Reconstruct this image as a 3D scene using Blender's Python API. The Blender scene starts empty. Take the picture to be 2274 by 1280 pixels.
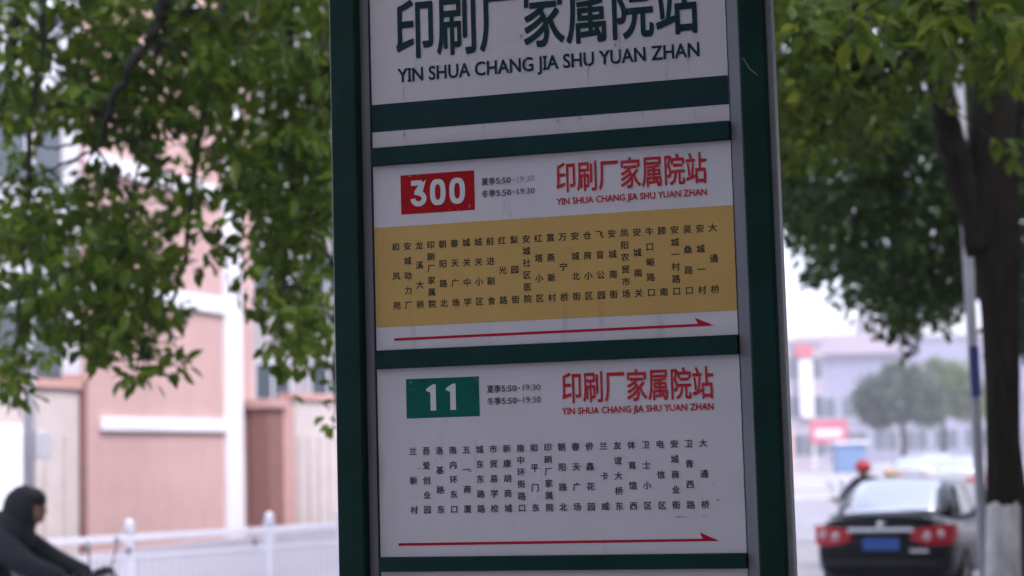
import bpy, math, random
import numpy as np
from mathutils import Vector, Matrix
random.seed(7); rng = np.random.default_rng(11)
S = bpy.context.scene; COL = S.collection
rad = math.radians
# ------------------------------------------------------------------ camera, sky, sun, exposure
FPX, W0, H0 = 3900.0, 2274.0, 1280.0
PITCH, ROLL, YAW = rad(5.480), rad(1.560), rad(15.488)
CAM = Vector((0, 0, 1.8))
r0 = Vector((1, 0, 0)); u0 = Vector((0, -math.sin(PITCH), math.cos(PITCH))); FW = Vector((0, math.cos(PITCH), math.sin(PITCH)))
RT = math.cos(ROLL)*r0 - math.sin(ROLL)*u0
UP = math.sin(ROLL)*r0 + math.cos(ROLL)*u0
cd = bpy.data.cameras.new('camera'); cam = bpy.data.objects.new('camera', cd); COL.objects.link(cam)
cam.matrix_world = Matrix.Translation(CAM) @ Matrix((RT, UP, -FW)).transposed().to_4x4()
cd.sensor_width = 36; cd.lens = FPX/W0*36; cd.clip_end = 3000; cd.clip_start = .05
cd.dof.use_dof = True; cd.dof.focus_distance = 3.78; cd.dof.aperture_fstop = 3.05
S.camera = cam
world = bpy.data.worlds.new('World'); S.world = world; world.use_nodes = True
wn = world.node_tree; wn.nodes.clear()
sky = wn.nodes.new('ShaderNodeTexSky'); sky.sky_type = 'NISHITA'; sky.sun_disc = False
SUN_EL, SUN_AZ = rad(50), rad(138)      # azimuth clockwise from +Y
sky.sun_elevation = SUN_EL; sky.sun_rotation = SUN_AZ; sky.dust_density = 3; sky.air_density = 1.0; sky.ozone_density = 1.5
hs = wn.nodes.new('ShaderNodeHueSaturation'); hs.inputs['Saturation'].default_value = .42
tintw = wn.nodes.new('ShaderNodeMix'); tintw.data_type = 'RGBA'; tintw.blend_type = 'MULTIPLY'; tintw.inputs[0].default_value = 1
tintw.inputs[7].default_value = (.99, .965, 1.07, 1)
bg = wn.nodes.new('ShaderNodeBackground'); bg.inputs[1].default_value = .15
wo = wn.nodes.new('ShaderNodeOutputWorld')
wn.links.new(sky.outputs[0], hs.inputs['Color']); wn.links.new(hs.outputs[0], tintw.inputs[6]); wn.links.new(tintw.outputs[2], bg.inputs[0]); wn.links.new(bg.outputs[0], wo.inputs[0])
sd = bpy.data.lights.new('sun', 'SUN'); sd.energy = .75; sd.angle = rad(14); sd.color = (1, .96, .92)
sun = bpy.data.objects.new('sun', sd); COL.objects.link(sun)
sdir = Vector((math.sin(SUN_AZ)*math.cos(SUN_EL), math.cos(SUN_AZ)*math.cos(SUN_EL), math.sin(SUN_EL)))
sun.rotation_euler = sdir.to_track_quat('Z', 'Y').to_euler()
S.view_settings.view_transform = 'Standard'; S.view_settings.look = 'None'; S.view_settings.gamma = 1; S.view_settings.use_curve_mapping = False
S.view_settings.exposure = 1.86
S.cycles.use_denoising = True; S.cycles.max_bounces = 8; S.cycles.transparent_max_bounces = 8
S.cycles.volume_bounces = 0; S.cycles.caustics_reflective = False; S.cycles.caustics_refractive = False

# ------------------------------------------------------------------ helpers
def ray(px, py): return (px-W0/2)*RT - (py-H0/2)*UP + FPX*FW
def at(px, py, Y):
    r = ray(px, py); return CAM + r*(Y/r.y)
AX = Vector((math.sin(rad(16.5)), math.cos(rad(16.5)), 0))        # along the road
BX = Vector((math.cos(rad(16.5)), -math.sin(rad(16.5)), 0))       # across it, to the right
def road(a, b, z=0): return AX*a + BX*b + Vector((0, 0, z))
RYAW = -rad(16.5)

def tag(o, label=None, cat=None, group=None, kind=None):
    if label: o['label'] = label
    if cat: o['category'] = cat
    if group: o['group'] = group
    if kind: o['kind'] = kind
    return o
def empty(name, loc=(0, 0, 0), rz=0, label=None, cat=None, group=None):
    o = bpy.data.objects.new(name, None); COL.objects.link(o); o.location = loc; o.rotation_euler = (0, 0, rz); o.empty_display_size = .1
    return tag(o, label, cat, group)
class MB:
    def __init__(s): s.v = []; s.f = []
    def add(s, vs, fs):
        n = len(s.v); s.v += [tuple(v) for v in vs]; s.f += [tuple(i+n for i in f) for f in fs]; return s
    def box(s, x0, x1, y0, y1, z0, z1, M=None):
        vs = [Vector((x, y, z)) for z in (z0, z1) for x, y in ((x0, y0), (x1, y0), (x1, y1), (x0, y1))]
        if M: vs = [M @ v for v in vs]
        return s.add(vs, [(3, 2, 1, 0), (4, 5, 6, 7), (0, 1, 5, 4), (1, 2, 6, 5), (2, 3, 7, 6), (3, 0, 4, 7)])
    def tube(s, pts, rs, n=8, cap=True):
        pts = [Vector(p) for p in pts]
        if not hasattr(rs, '__len__'): rs = [rs]*len(pts)
        rings = []; ref = Vector((.3, .2, 1)).normalized()
        for i, p in enumerate(pts):
            t = (pts[min(i+1, len(pts)-1)]-pts[max(i-1, 0)]).normalized()
            if abs(t.dot(ref)) > .95: rf = Vector((1, 0, 0))
            else: rf = ref
            a = t.cross(rf).normalized(); b = t.cross(a)
            rings.append([p+(a*math.cos(k*2*math.pi/n)+b*math.sin(k*2*math.pi/n))*rs[i] for k in range(n)])
        vs = [v for r in rings for v in r]; fs = []
        for i in range(len(pts)-1):
            for k in range(n): fs.append((i*n+k, i*n+(k+1) % n, (i+1)*n+(k+1) % n, (i+1)*n+k))
        if cap: fs += [tuple(range(n-1, -1, -1)), tuple(range((len(pts)-1)*n, len(pts)*n))]
        return s.add(vs, fs)
    def ellipsoid(s, c, r, nu=12, nv=8):
        vs = [(c[0], c[1], c[2]-r[2])]
        for j in range(1, nv):
            th = -math.pi/2+math.pi*j/nv
            for i in range(nu):
                ph = 2*math.pi*i/nu; vs.append((c[0]+r[0]*math.cos(th)*math.cos(ph), c[1]+r[1]*math.cos(th)*math.sin(ph), c[2]+r[2]*math.sin(th)))
        vs.append((c[0], c[1], c[2]+r[2])); fs = []
        for i in range(nu): fs.append((0, 1+(i+1) % nu, 1+i)); fs.append((len(vs)-1, 1+(nv-2)*nu+i, 1+(nv-2)*nu+(i+1) % nu))
        for j in range(nv-2):
            for i in range(nu): a = 1+j*nu; fs.append((a+i, a+(i+1) % nu, a+nu+(i+1) % nu, a+nu+i))
        return s.add(vs, fs)
    def loft(s, rings, closed=True, caps=True):
        n = len(rings[0]); vs = [v for r in rings for v in r]; fs = []
        for i in range(len(rings)-1):
            for k in range(n if closed else n-1): fs.append((i*n+k, i*n+(k+1) % n, (i+1)*n+(k+1) % n, (i+1)*n+k))
        if caps: fs += [tuple(range(n-1, -1, -1)), tuple(range((len(rings)-1)*n, len(rings)*n))]
        return s.add(vs, fs)
    def mesh(s, name, mat=None, smooth=False, bevel=0):
        m = bpy.data.meshes.new(name); m.from_pydata(s.v, [], s.f); m.validate(); m.update()
        if mat: m.materials.append(mat)
        if smooth: m.polygons.foreach_set('use_smooth', [True]*len(m.polygons))
        return m
    def build(s, name, mat, parent=None, smooth=False, bevel=0, subsurf=0, kind=None):
        o = bpy.data.objects.new(name, s.mesh(name, mat, smooth)); COL.objects.link(o)
        if parent is not None: o.parent = parent
        if bevel: b = o.modifiers.new('b', 'BEVEL'); b.width = bevel; b.segments = 2; b.limit_method = 'ANGLE'
        if subsurf: b = o.modifiers.new('s', 'SUBSURF'); b.levels = b.render_levels = subsurf
        if kind: o['kind'] = kind
        return o
def inst(name, mesh, parent, loc=(0, 0, 0), M=None):
    o = bpy.data.objects.new(name, mesh); COL.objects.link(o); o.parent = parent
    if M is not None: o.matrix_local = M
    else: o.location = loc
    return o
def copy_tree(o, parent=None):
    c = o.copy(); COL.objects.link(c)
    if parent is not None: c.parent = parent
    for ch in list(o.children): copy_tree(ch, c)
    return c

def mat(name, col, rough=.7, noise=0, scale=8, metal=0, spec=.5, col2=None, bump=0, detail=6, stretch=None, coat=0):
    m = bpy.data.materials.new(name); m.use_nodes = True; nt = m.node_tree; b = nt.nodes['Principled BSDF']
    b.inputs['Base Color'].default_value = (*col, 1); b.inputs['Roughness'].default_value = rough; b.inputs['Metallic'].default_value = metal
    b.inputs['Specular IOR Level'].default_value = spec; b.inputs['Coat Weight'].default_value = coat
    if noise or col2 or bump:
        tc = nt.nodes.new('ShaderNodeTexCoord'); mp = nt.nodes.new('ShaderNodeMapping'); nz = nt.nodes.new('ShaderNodeTexNoise')
        nz.inputs['Scale'].default_value = scale; nz.inputs['Detail'].default_value = detail; nz.inputs['Roughness'].default_value = .6
        if stretch: mp.inputs['Scale'].default_value = stretch
        nt.links.new(tc.outputs['Object'], mp.inputs[0]); nt.links.new(mp.outputs[0], nz.inputs[0])
        rp = nt.nodes.new('ShaderNodeValToRGB'); rp.color_ramp.elements[0].position = .32; rp.color_ramp.elements[1].position = .68
        c2 = col2 or tuple(max(0, c*(1-noise)) for c in col)
        rp.color_ramp.elements[0].color = (*c2, 1); rp.color_ramp.elements[1].color = (*col, 1)
        nt.links.new(nz.outputs[0], rp.inputs[0]); nt.links.new(rp.outputs[0], b.inputs['Base Color'])
        if bump:
            bp = nt.nodes.new('ShaderNodeBump'); bp.inputs['Strength'].default_value = bump; bp.inputs['Distance'].default_value = .02
            nt.links.new(nz.outputs[0], bp.inputs['Height']); nt.links.new(bp.outputs[0], b.inputs['Normal'])
    return m
def leafmat(name, cols, transl=.35, rough=.45):
    m = bpy.data.materials.new(name); m.use_nodes = True; nt = m.node_tree; b = nt.nodes['Principled BSDF']; out = nt.nodes['Material Output']
    g = nt.nodes.new('ShaderNodeNewGeometry'); oi = nt.nodes.new('ShaderNodeObjectInfo'); ad = nt.nodes.new('ShaderNodeMath'); ad.operation = 'ADD'
    fr = nt.nodes.new('ShaderNodeMath'); fr.operation = 'FRACT'
    rp = nt.nodes.new('ShaderNodeValToRGB'); el = rp.color_ramp.elements
    while len(el) < len(cols): el.new(.5)
    for i, c in enumerate(cols): el[i].position = i/(len(cols)-1); el[i].color = (*c, 1)
    nt.links.new(g.outputs['Random Per Island'], ad.inputs[0]); nt.links.new(oi.outputs['Random'], ad.inputs[1])
    nt.links.new(ad.outputs[0], fr.inputs[0]); nt.links.new(fr.outputs[0], rp.inputs[0]); nt.links.new(rp.outputs[0], b.inputs['Base Color'])
    b.inputs['Roughness'].default_value = rough; b.inputs['Specular IOR Level'].default_value = .35
    tr = nt.nodes.new('ShaderNodeBsdfTranslucent'); hsv = nt.nodes.new('ShaderNodeHueSaturation'); hsv.inputs['Value'].default_value = 1.6; hsv.inputs['Hue'].default_value = .485
    nt.links.new(rp.outputs[0], hsv.inputs['Color']); nt.links.new(hsv.outputs[0], tr.inputs[0])
    mx = nt.nodes.new('ShaderNodeMixShader'); mx.inputs[0].default_value = transl
    nt.links.new(b.outputs[0], mx.inputs[1]); nt.links.new(tr.outputs[0], mx.inputs[2]); nt.links.new(mx.outputs[0], out.inputs[0])
    return m

M = {}
M['green'] = mat('green_paint', (.004, .036, .026), .45, noise=.4, scale=5, spec=.16)
M['bar'] = mat('teal_green_bar', (.004, .038, .032), .5, noise=.3, scale=9, spec=.15)
M['alu'] = mat('dull_aluminium', (.34, .34, .38), .45, noise=.25, scale=14, metal=.35, stretch=(1, 1, .15))
M['trim'] = mat('grey_edge_trim', (.40, .41, .44), .5, noise=.2, scale=20)
M['back'] = mat('sheet_steel_back', (.18, .2, .2), .6, noise=.2)
M['black'] = mat('black_gap', (.01, .01, .012), .7)
M['teal'] = mat('dark_teal_print', (.003, .032, .032), .6, spec=.2, noise=.2, scale=30)
M['ink'] = mat('dark_ink', (.045, .045, .062), .6)
M['fade'] = mat('faded_ink', (.20, .20, .23), .6, col2=(.42, .41, .45), scale=120)
M['brownink'] = mat('dark_brown_ink', (.05, .035, .012), .6)
M['red'] = mat('red_print', (.47, .004, .008), .6, noise=.2, scale=40, spec=.15)
M['redtext'] = mat('red_print_worn', (.52, .006, .014), .6, col2=(.54, .045, .055), scale=90, spec=.15)
M['arrow'] = mat('crimson_print', (.46, .006, .03), .6, spec=.15)
M['plategreen'] = mat('bright_green_print', (.0, .125, .09), .55, noise=.2, scale=25, spec=.15)
M['white'] = mat('white_print', (.66, .68, .68), .5)
M['grime'] = mat('grey_grime', (.27, .26, .30), .8, col2=(.42, .40, .44), scale=150)

def boardmat(name, base, streak, amt):
    m = bpy.data.materials.new(name); m.use_nodes = True; nt = m.node_tree; b = nt.nodes['Principled BSDF']
    tc = nt.nodes.new('ShaderNodeTexCoord'); L = nt.links.new
    def noise(sc, det, st, p0, p1):
        mp = nt.nodes.new('ShaderNodeMapping'); mp.inputs['Scale'].default_value = st; nz = nt.nodes.new('ShaderNodeTexNoise'); nz.inputs['Scale'].default_value = sc; nz.inputs['Detail'].default_value = det
        r = nt.nodes.new('ShaderNodeMapRange'); r.inputs[1].default_value = p0; r.inputs[2].default_value = p1
        L(tc.outputs['Object'], mp.inputs[0]); L(mp.outputs[0], nz.inputs[0]); L(nz.outputs[0], r.inputs[0]); return r
    a = noise(6, 5, (1, 1, 1), .35, .7); s = noise(26, 4, (1, 1, .16), .63, .78); sp = noise(60, 3, (1, 1, 1), .70, .78)
    def mix(c_in, fac, col):
        x = nt.nodes.new('ShaderNodeMix'); x.data_type = 'RGBA'
        L(fac, x.inputs[0]); x.inputs[7].default_value = (*col, 1)
        if isinstance(c_in, tuple): x.inputs[6].default_value = (*c_in, 1)
        else: L(c_in, x.inputs[6])
        return x.outputs[2]
    def scaled(r, k):
        q = nt.nodes.new('ShaderNodeMath'); q.operation = 'MULTIPLY'; q.inputs[1].default_value = k; L(r.outputs[0], q.inputs[0]); return q.outputs[0]
    c = mix(base, scaled(a, .5), tuple(x*.90 for x in base)); c = mix(c, scaled(s, amt), streak); c = mix(c, scaled(sp, amt*.8), streak)
    L(c, b.inputs['Base Color']); b.inputs['Roughness'].default_value = .5; b.inputs['Specular IOR Level'].default_value = .22
    return m
M['board'] = boardmat('white_board_print', (.68, .645, .665), (.33, .31, .35), .4)
M['board_dirty'] = boardmat('white_board_print_dirty', (.61, .57, .585), (.25, .23, .26), .75)
M['yellow'] = boardmat('ochre_band_print', (.60, .38, .12), (.40, .22, .08), .3)

# ------------------------------------------------------------------ setting: ground, road, pavement
M['asphalt'] = mat('worn_concrete_road', (.36, .355, .38), .85, noise=.25, scale=1.2, bump=.2)
M['pave'] = mat('grey_paving', (.30, .29, .29), .85, noise=.25, scale=6)
M['kerb'] = mat('kerb_stone', (.42, .42, .42), .8, noise=.2)
M['paint'] = mat('road_paint_white', (.75, .75, .75), .7, noise=.2, scale=10)
M['soil'] = mat('soil', (.12, .09, .06), .9, noise=.4, scale=30)
def quad_sheet(a0, a1, b0, b1, z): return [road(a0, b0, z), road(a0, b1, z), road(a1, b1, z), road(a1, b0, z)]
def sheet(name, a0, a1, b0, b1, z, m): return tag(MB().add(quad_sheet(a0, a1, b0, b1, z), [(0, 1, 2, 3)]).build(name, M[m]), kind='structure')
g = MB().add([(-200, -120, -.02), (300, -120, -.02), (300, 330, -.02), (-200, 330, -.02)], [(0, 1, 2, 3)]).build('ground', M['pave']); g['kind'] = 'structure'
sheet('road', -100, 280, -16, 0, 0, 'asphalt')
def slab(name, pts, z, m):
    n = len(pts); vs = [Vector((p.x, p.y, -.01)) for p in pts]+[Vector((p.x, p.y, z)) for p in pts]
    fs = [tuple(range(n, 2*n))]+[(i, (i+1) % n, n+(i+1) % n, n+i) for i in range(n)]
    return tag(MB().add(vs, fs).build(name, M[m]), kind='structure')
slab('pavement', [road(-60, -1.9), road(-60, 9.5), road(280, 9.5), road(280, -.55), road(7.5, -.55), road(6, -1.9)], .12, 'pave')
kb = MB()
for p, q in ((road(-60, -1.9), road(6, -1.9)), (road(6, -1.9), road(7.5, -.55)), (road(7.5, -.55), road(280, -.55))):
    d = (q-p).normalized(); nrm = Vector((-d.y, d.x, 0))*.12
    vs = [p+nrm, q+nrm, q, p]; kb.add([Vector((v.x, v.y, .003)) for v in vs]+[Vector((v.x, v.y, .135)) for v in vs], [(4, 5, 6, 7), (0, 1, 5, 4), (1, 2, 6, 5), (2, 3, 7, 6), (3, 0, 4, 7)])
tag(kb.build('kerb', M['kerb']), kind='structure')
slab('far_pavement', [road(-60, -24), road(-60, -12.5), road(15, -12.5), road(60, -12.5), road(60, -24)], .12, 'pave')
mk = MB()
for i in range(14): a = -20+i*9; mk.add(quad_sheet(a, a+4, -5.6, -5.45, .006), [(0, 1, 2, 3)])
tag(mk.build('lane_marking', M['paint']), kind='structure')

# ------------------------------------------------------------------ the bus stop sign
SO = Vector((.09336, 3.70, 0)); SD = Vector((math.cos(YAW), -math.sin(YAW), 0)); SN = Vector((-math.sin(YAW), -math.cos(YAW), 0))
sign = empty('bus_stop_sign', SO, -YAW, 'tall green framed bus stop board listing routes 300 and 11 in red and black lettering', 'bus stop sign')
# local axes: x right along the board, -y towards the viewer, z up
def plate(name, u0_, u1_, z0, z1, yf, yb, m, parent=sign, bevel=0, **k):
    return MB().box(u0_, u1_, yf, yb, z0, z1).build(name, M[m], parent, bevel=bevel, **k)
plate('side_post', -.491, -.431, .12, 3.05, -.030, .060, 'green', bevel=.004)
plate('side_post', .410, .465, .12, 3.05, -.030, .060, 'green', bevel=.004)
plate('edge_trim', .4655, .478, .14, 3.04, -.012, .040, 'trim', bevel=.001)
plate('edge_trim', -.4945, -.4915, .14, 3.04, -.020, .040, 'trim', bevel=.001)
plate('channel_strip', -.4305, -.4085, .4, 3.0, -.002, .02, 'alu', bevel=.002)
plate('channel_strip', .3835, .4095, .4, 3.0, -.002, .02, 'alu', bevel=.002)
plate('gap_seal', -.4080, -.4055, .4, 3.0, -.0065, .015, 'black')
plate('back_panel', -.43, .409, .4, 3.0, .022, .05, 'back')
plate('top_cap', -.50, .485, 3.051, 3.10, -.04, .07, 'green', bevel=.006)
for z0, z1 in ((2.4405, 2.4795), (1.9965, 2.0360), (1.5625, 1.5925), (1.13, 1.165), (.70, .735)):
    plate('cross_bar', -.4045, .3825, z0, z1, -.016, .018, 'bar', bevel=.0015)
title = plate('title_board', -.4045, .3825, 2.480, 2.995, -.004, .016, 'board_dirty')
b300 = plate('route_board', -.4045, .3825, 2.0365, 2.440, -.004, .016, 'board')
b11 = plate('route_board', -.4045, .3825, 1.593, 1.996, -.004, .016, 'board')
for z0, z1 in ((1.166, 1.562), (.736, 1.129), (.45, .699)): plate('route_board', -.4045, .3825, z0, z1, -.004, .016, 'board')
FY = -.0046
def flat(name, polys, m, parent, y=FY):
    mb = MB()
    for p in polys: mb.add([(x, y, z) for x, z in p], [tuple(range(len(p)))])
    return mb.build(name, M[m], parent)
def rect(a, b, c, d): return [(a, c), (b, c), (b, d), (a, d)]
_fc = bpy.data.curves.new('font_probe', 'FONT'); _fo = bpy.data.objects.new('font_probe', _fc); COL.objects.link(_fo)
def glyphs(body, bold=0.0, res=3, spacing=1.0):
    _fc.body = body; _fc.size = 1; _fc.offset = 0; _fc.resolution_u = res; _fc.space_character = spacing
    bpy.context.view_layer.update()
    dg = bpy.context.evaluated_depsgraph_get(); me = bpy.data.meshes.new_from_object(_fo.evaluated_get(dg))
    v = np.array([tuple(x.co)[:2] for x in me.vertices]); f = [tuple(p.vertices) for p in me.polygons]; bpy.data.meshes.remove(me)
    return v, f
def lettering(items, m, parent, bold=0, y=-.0052, name='lettering'):
    """items: (verts2d, faces, x0, z0, sx, sz, originx, originz)"""
    mb = MB()
    # a heavier face: the outline repeated a hair apart, each layer of ink 15 microns above the last
    D = [(0, 0)] if not bold else [(0, 0), (1, 1), (-1, 1), (-1, -1), (1, -1), (1.3, 0), (-1.3, 0), (0, 1.3), (0, -1.3)][:9 if bold > .008 else 5]
    for v, f, ox, oz, sx, sz, x0, z0 in items:
        for q, (dx, dz) in enumerate(D): mb.add([(x0+(p[0]+dx*bold-ox)*sx, y-q*.000015, z0+(p[1]+dz*bold-oz)*sz) for p in v], f)
    return mb.build(name, M[m], parent)
def fit(body, x0, x1, z0, z1, bold=0, res=3, spacing=1.0, zref=None):
    v, f = glyphs(body, bold, res, spacing); a = v.min(0); b = v.max(0)
    if zref: a[1], b[1] = zref
    return (v, f, a[0], a[1], (x1-x0)/(b[0]-a[0]), (z1-z0)/(b[1]-a[1]), x0, z0)
def serif_I(body, it, bold):
    """short bars at the head and foot of every I"""
    out = []; v, f, ox, oz, sx, sz, x0, z0 = it
    for i, ch in enumerate(body):
        if ch != 'I': continue
        w, _ = glyphs(body[:i+1], bold); xr = w[:, 0].max(); cx = xr-.048; hw = .10
        for za, zb in ((0, .075), (.607, .682)):
            q = np.array([(cx-hw, za), (cx+hw, za), (cx+hw, zb), (cx-hw, zb)]); out.append((q, [(0, 1, 2, 3)], ox, oz, sx, sz, x0, z0))
    return out
NAME = '印刷厂家属院站'; PIN = 'YIN SHUA CHANG JIA SHU YUAN ZHAN'
lettering([fit(NAME, -.343, .325, 2.674, 2.806, .030, 6)], 'teal', title, .013)
it = fit(PIN, -.342, .324, 2.6215, 2.6525, .022, 4, zref=(-.022, .704)); lettering([it]+serif_I(PIN, it, .022), 'teal', title, .014, name='pinyin_lettering')
flat('printed_band', [rect(-.4042, .3822, 2.516, 2.577)], 'teal', title)
flat('ochre_band', [rect(-.4040, .3822, 2.0865, 2.3045)], 'yellow', b300)
lettering([fit(NAME, .009, .330, 2.3545, 2.4195, .022, 4)], 'redtext', b300, .010)
it = fit(PIN, .008, .329, 2.3285, 2.3425, .012, 2, zref=(-.012, .694)); lettering([it]+serif_I(PIN, it, .012), 'redtext', b300, .014, name='pinyin_lettering')
lettering([fit(NAME, .008, .327, 1.9085, 1.9735, .022, 4)], 'redtext', b11, .010)
it = fit(PIN, .006, .326, 1.8845, 1.8985, .012, 2, zref=(-.012, .694)); lettering([it]+serif_I(PIN, it, .012), 'redtext', b11, .014, name='pinyin_lettering')
flat('number_plate_red', [rect(-.341, -.1735, 2.330, 2.416)], 'red', b300)
flat('number_plate_green', [rect(-.3385, -.1745, 1.8875, 1.972)], 'plategreen', b11)
def stroke(pts, w):
    pts = [Vector((p[0], p[1])) for p in pts]; L_, R_ = [], []
    for i, p in enumerate(pts):
        a = (p-pts[i-1]).normalized() if i else (pts[1]-p).normalized(); b = (pts[i+1]-p).normalized() if i < len(pts)-1 else a
        na, nb = Vector((-a.y, a.x)), Vector((-b.y, b.x)); n = (na+nb); n = n.normalized()/max(.55, n.normalized().dot(na))
        L_.append(p+n*w/2); R_.append(p-n*w/2)
    return [[tuple(L_[i]), tuple(R_[i]), tuple(R_[i+1]), tuple(L_[i+1])] for i in range(len(pts)-1)]
def digit0(x0, x1, z0, z1, w):
    cx, cz, a, b = (x0+x1)/2, (z0+z1)/2, (x1-x0)/2, (z1-z0)/2; out = []; N = 32
    def se(t, a_, b_, e=2.6):
        c, s_ = math.cos(t), math.sin(t); return (cx+a_*math.copysign(abs(c)**(2/e), c), cz+b_*math.copysign(abs(s_)**(2/e), s_))
    for i in range(N):
        t, u = 2*math.pi*i/N, 2*math.pi*(i+1)/N
        out.append([se(t, a, b), se(u, a, b), se(u, a-w, b-w*1.0), se(t, a-w, b-w*1.0)])
    return out
def digit3(x0, x1, z0, z1, w):
    p = [(x0+.002, z1-w/2), (x1-w*.9, z1-w/2), (x0+w*1.05, z0+(z1-z0)*.60)]
    s1 = stroke(p[:2], w)+[[(x1-w*1.55, z1-w*.9), (x1-.0005, z1), (x1-w*.75, z0+(z1-z0)*.56), (x0+w*.75, z0+(z1-z0)*.56)]]
    cx, cz = (x0+x1)/2, z0+(z1-z0)*.30; a, b = (x1-x0)/2-w/2, (z1-z0)*.30-w/2
    arc = [(x0+w*.9, z0+(z1-z0)*.56)]+[(cx+a*math.cos(t), cz+b*math.sin(t)) for t in [rad(x) for x in range(75, -190, -16)]]
    return s1+stroke(arc, w)
def digit1(x0, x1, z0, z1, w):
    return [[(x1-w, z0), (x1, z0), (x1, z1), (x1-w*.55, z1), (x1-w, z1-.004)], [(x0, z1-.013), (x1-w, z1-.017), (x1-w, z1-.004), (x1-w*.55, z1), (x0+.002, z1-.008)]]
def layered(polys, m, parent, name='number'):
    mb = MB()
    for i, p in enumerate(polys): mb.add([(x, -.0053-.000004*i, z) for x, z in p], [tuple(range(len(p)))])
    return mb.build(name, M[m], parent)
w = .0112
layered(digit3(-.3187, -.282, 2.3455, 2.4025, w)+digit0(-.274, -.2385, 2.3455, 2.4025, w*1.02)+digit0(-.2300, -.1945, 2.3455, 2.4025, w*1.02), 'white', b300)
layered(digit1(-.2935, -.271, 1.9025, 1.9585, .0125)+digit1(-.2490, -.2265, 1.9025, 1.9585, .0125), 'white', b11)
for brd, zc, faded in ((b300, 2.3895, True), (b300, 2.3630, False), (b11, 1.9440, False), (b11, 1.9180, False)):
    k = '夏季' if zc in (2.3895, 1.9440) else '冬季'
    lettering([fit(k, -.157, -.1265, zc-.0078, zc+.0078, .022, 2), fit('5:50', -.1245, -.092, zc-.0066, zc+.0062, .008, 2)], 'ink', brd, .010, name='hours_lettering')
    lettering([fit('-', -.0885, -.0835, zc-.0012, zc+.0008, .01, 2), fit('19:30', -.078, -.0395, zc-.0066+.0004, zc+.0062+.0004, .008, 2)], 'fade' if faded else 'ink', brd, name='hours_lettering')
C300 = '和风苑 安城动力厂 龙溪大桥 印刷厂家属院 朝阳路北 春天广场 城关中学 城关小区 前进副食 红光路 梨园街 安城社区医院 红塔小区 富燕新村 万宁桥 安城北街 仓房小区 飞音公园 安城南街 凤阳农贸市场 安城南关 牛口峪路口 顾南 安城一村路口 吴桑路口 安城一村 大通桥'.split()
C11 = '兰新村 吾爱创业园 洛基路东 南内环东口 五一商厦 城东东路路 市贸易学校 新康胡商城 南中环街路口 和平门东 印刷厂家属院 朝阳路北 春天广场 侨鑫花园 兰卡威 友谊大桥东 体育馆西 卫士小区 电信区 安城商业街 卫青西路 大通桥'.split()
_g = {}
def columns(cols, ua, ub, zt, zb, em, m, parent):
    items = []
    for i, c in enumerate(cols):
        u = ua+(ub-ua)*i/(len(cols)-1)
        for j, ch in enumerate(c):
            z = zt+(zb-zt)*j/(len(c)-1)
            if ch not in _g: _g[ch] = glyphs(ch, 0, 2)
            v, f = _g[ch]; items.append((v, f, .5, .38, em, em, u, z))
    lettering(items, m, parent, .013, name='station_names')
columns(C300, -.3550, .3385, 2.2600, 2.1320, .0182, 'brownink', b300)
columns(C11, -.3260, .3015, 1.8170, 1.6920, .0176, 'ink', b11)
bpy.data.objects.remove(_fo)
for brd, zl, xr in ((b300, 2.0560, .334), (b11, 1.6165, .3275)):
    flat('arrow', [[(-.363, zl), (xr, zl+.001), (xr-.034, zl+.0062), (-.363, zl+.0056)], [(xr, zl+.001), (xr-.040, zl+.0195), (xr-.034, zl+.0062)]], 'arrow', brd)
M['peel'] = mat('flaked_print_grey', (.40, .36, .38), .8)
fl = MB(); rr = random.Random(3)
def flake(mb, cx, cz, sx, sz, y=-.0056):
    n = 7; mb.add([(cx+math.cos(2*math.pi*i/n)*sx*rr.uniform(.5, 1), y, cz+math.sin(2*math.pi*i/n)*sz*rr.uniform(.5, 1)) for i in range(n)], [tuple(range(n-1, -1, -1))])
for x, z, a, b in ((-.185, 2.340, .0016, .005), (-.188, 2.335, .001, .002), (-.212, 2.3325, .0016, .0014), (-.318, 2.4135, .006, .0012), (-.300, 2.4140, .003, .001), (-.230, 2.334, .002, .001)): flake(fl, x, z, a, b)
fl.build('peeled_spot', M['peel'], b300)
fl = MB()
for x, z, a, b in ((-.327, 1.9655, .003, .004), (-.321, 1.950, .0015, .002), (-.179, 1.965, .0028, .003), (-.183, 1.9685, .003, .0015), (-.1765, 1.958, .001, .004)): flake(fl, x, z, a, b)
fl.build('peeled_spot', mat('flaked_green', (.10, .26, .24), .8), b11)
fl = MB()
for x, z, a, b in ((-.210, 1.7745, .012, .0012), (-.198, 1.771, .006, .0018), (.246, 1.668, .010, .0016), (.259, 1.667, .006, .001), (.300, 1.670, .009, .0012), (.328, 1.70, .004, .003), (.320, 1.735, .003, .002), (-.300, 1.662, .002, .002), (-.313, 1.780, .006, .0015)): flake(fl, x, z, a, b)
for x0, x1, z0, z1 in ((.000, .006, 1.745, 1.765),): fl.add([(x0, -.0056, z0), (x0+.0006, -.0056, z0), (x1+.0006, -.0056, z1), (x1, -.0056, z1)], [(0, 1, 2, 3)])
fl.build('scuff_mark', M['grime'], b11)
fl = MB()
for x, zt, ln in ((-.05, 2.655, .03), (.085, 2.63, .05), (.155, 2.69, .06), (.30, 2.63, .04), (-.33, 2.61, .025), (.02, 2.513, .02), (-.33, 2.512, .018), (.06, 2.513, .014), (.13, 2.513, .016), (.20, 2.513, .012), (.31, 2.512, .02), (-.15, 2.513, .012)):
    fl.add([(x-.0007, -.0056, zt), (x+.0009, -.0056, zt), (x+.0004, -.0056, zt-ln), (x-.0003, -.0056, zt-ln)], [(0, 1, 2, 3)])
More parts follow.
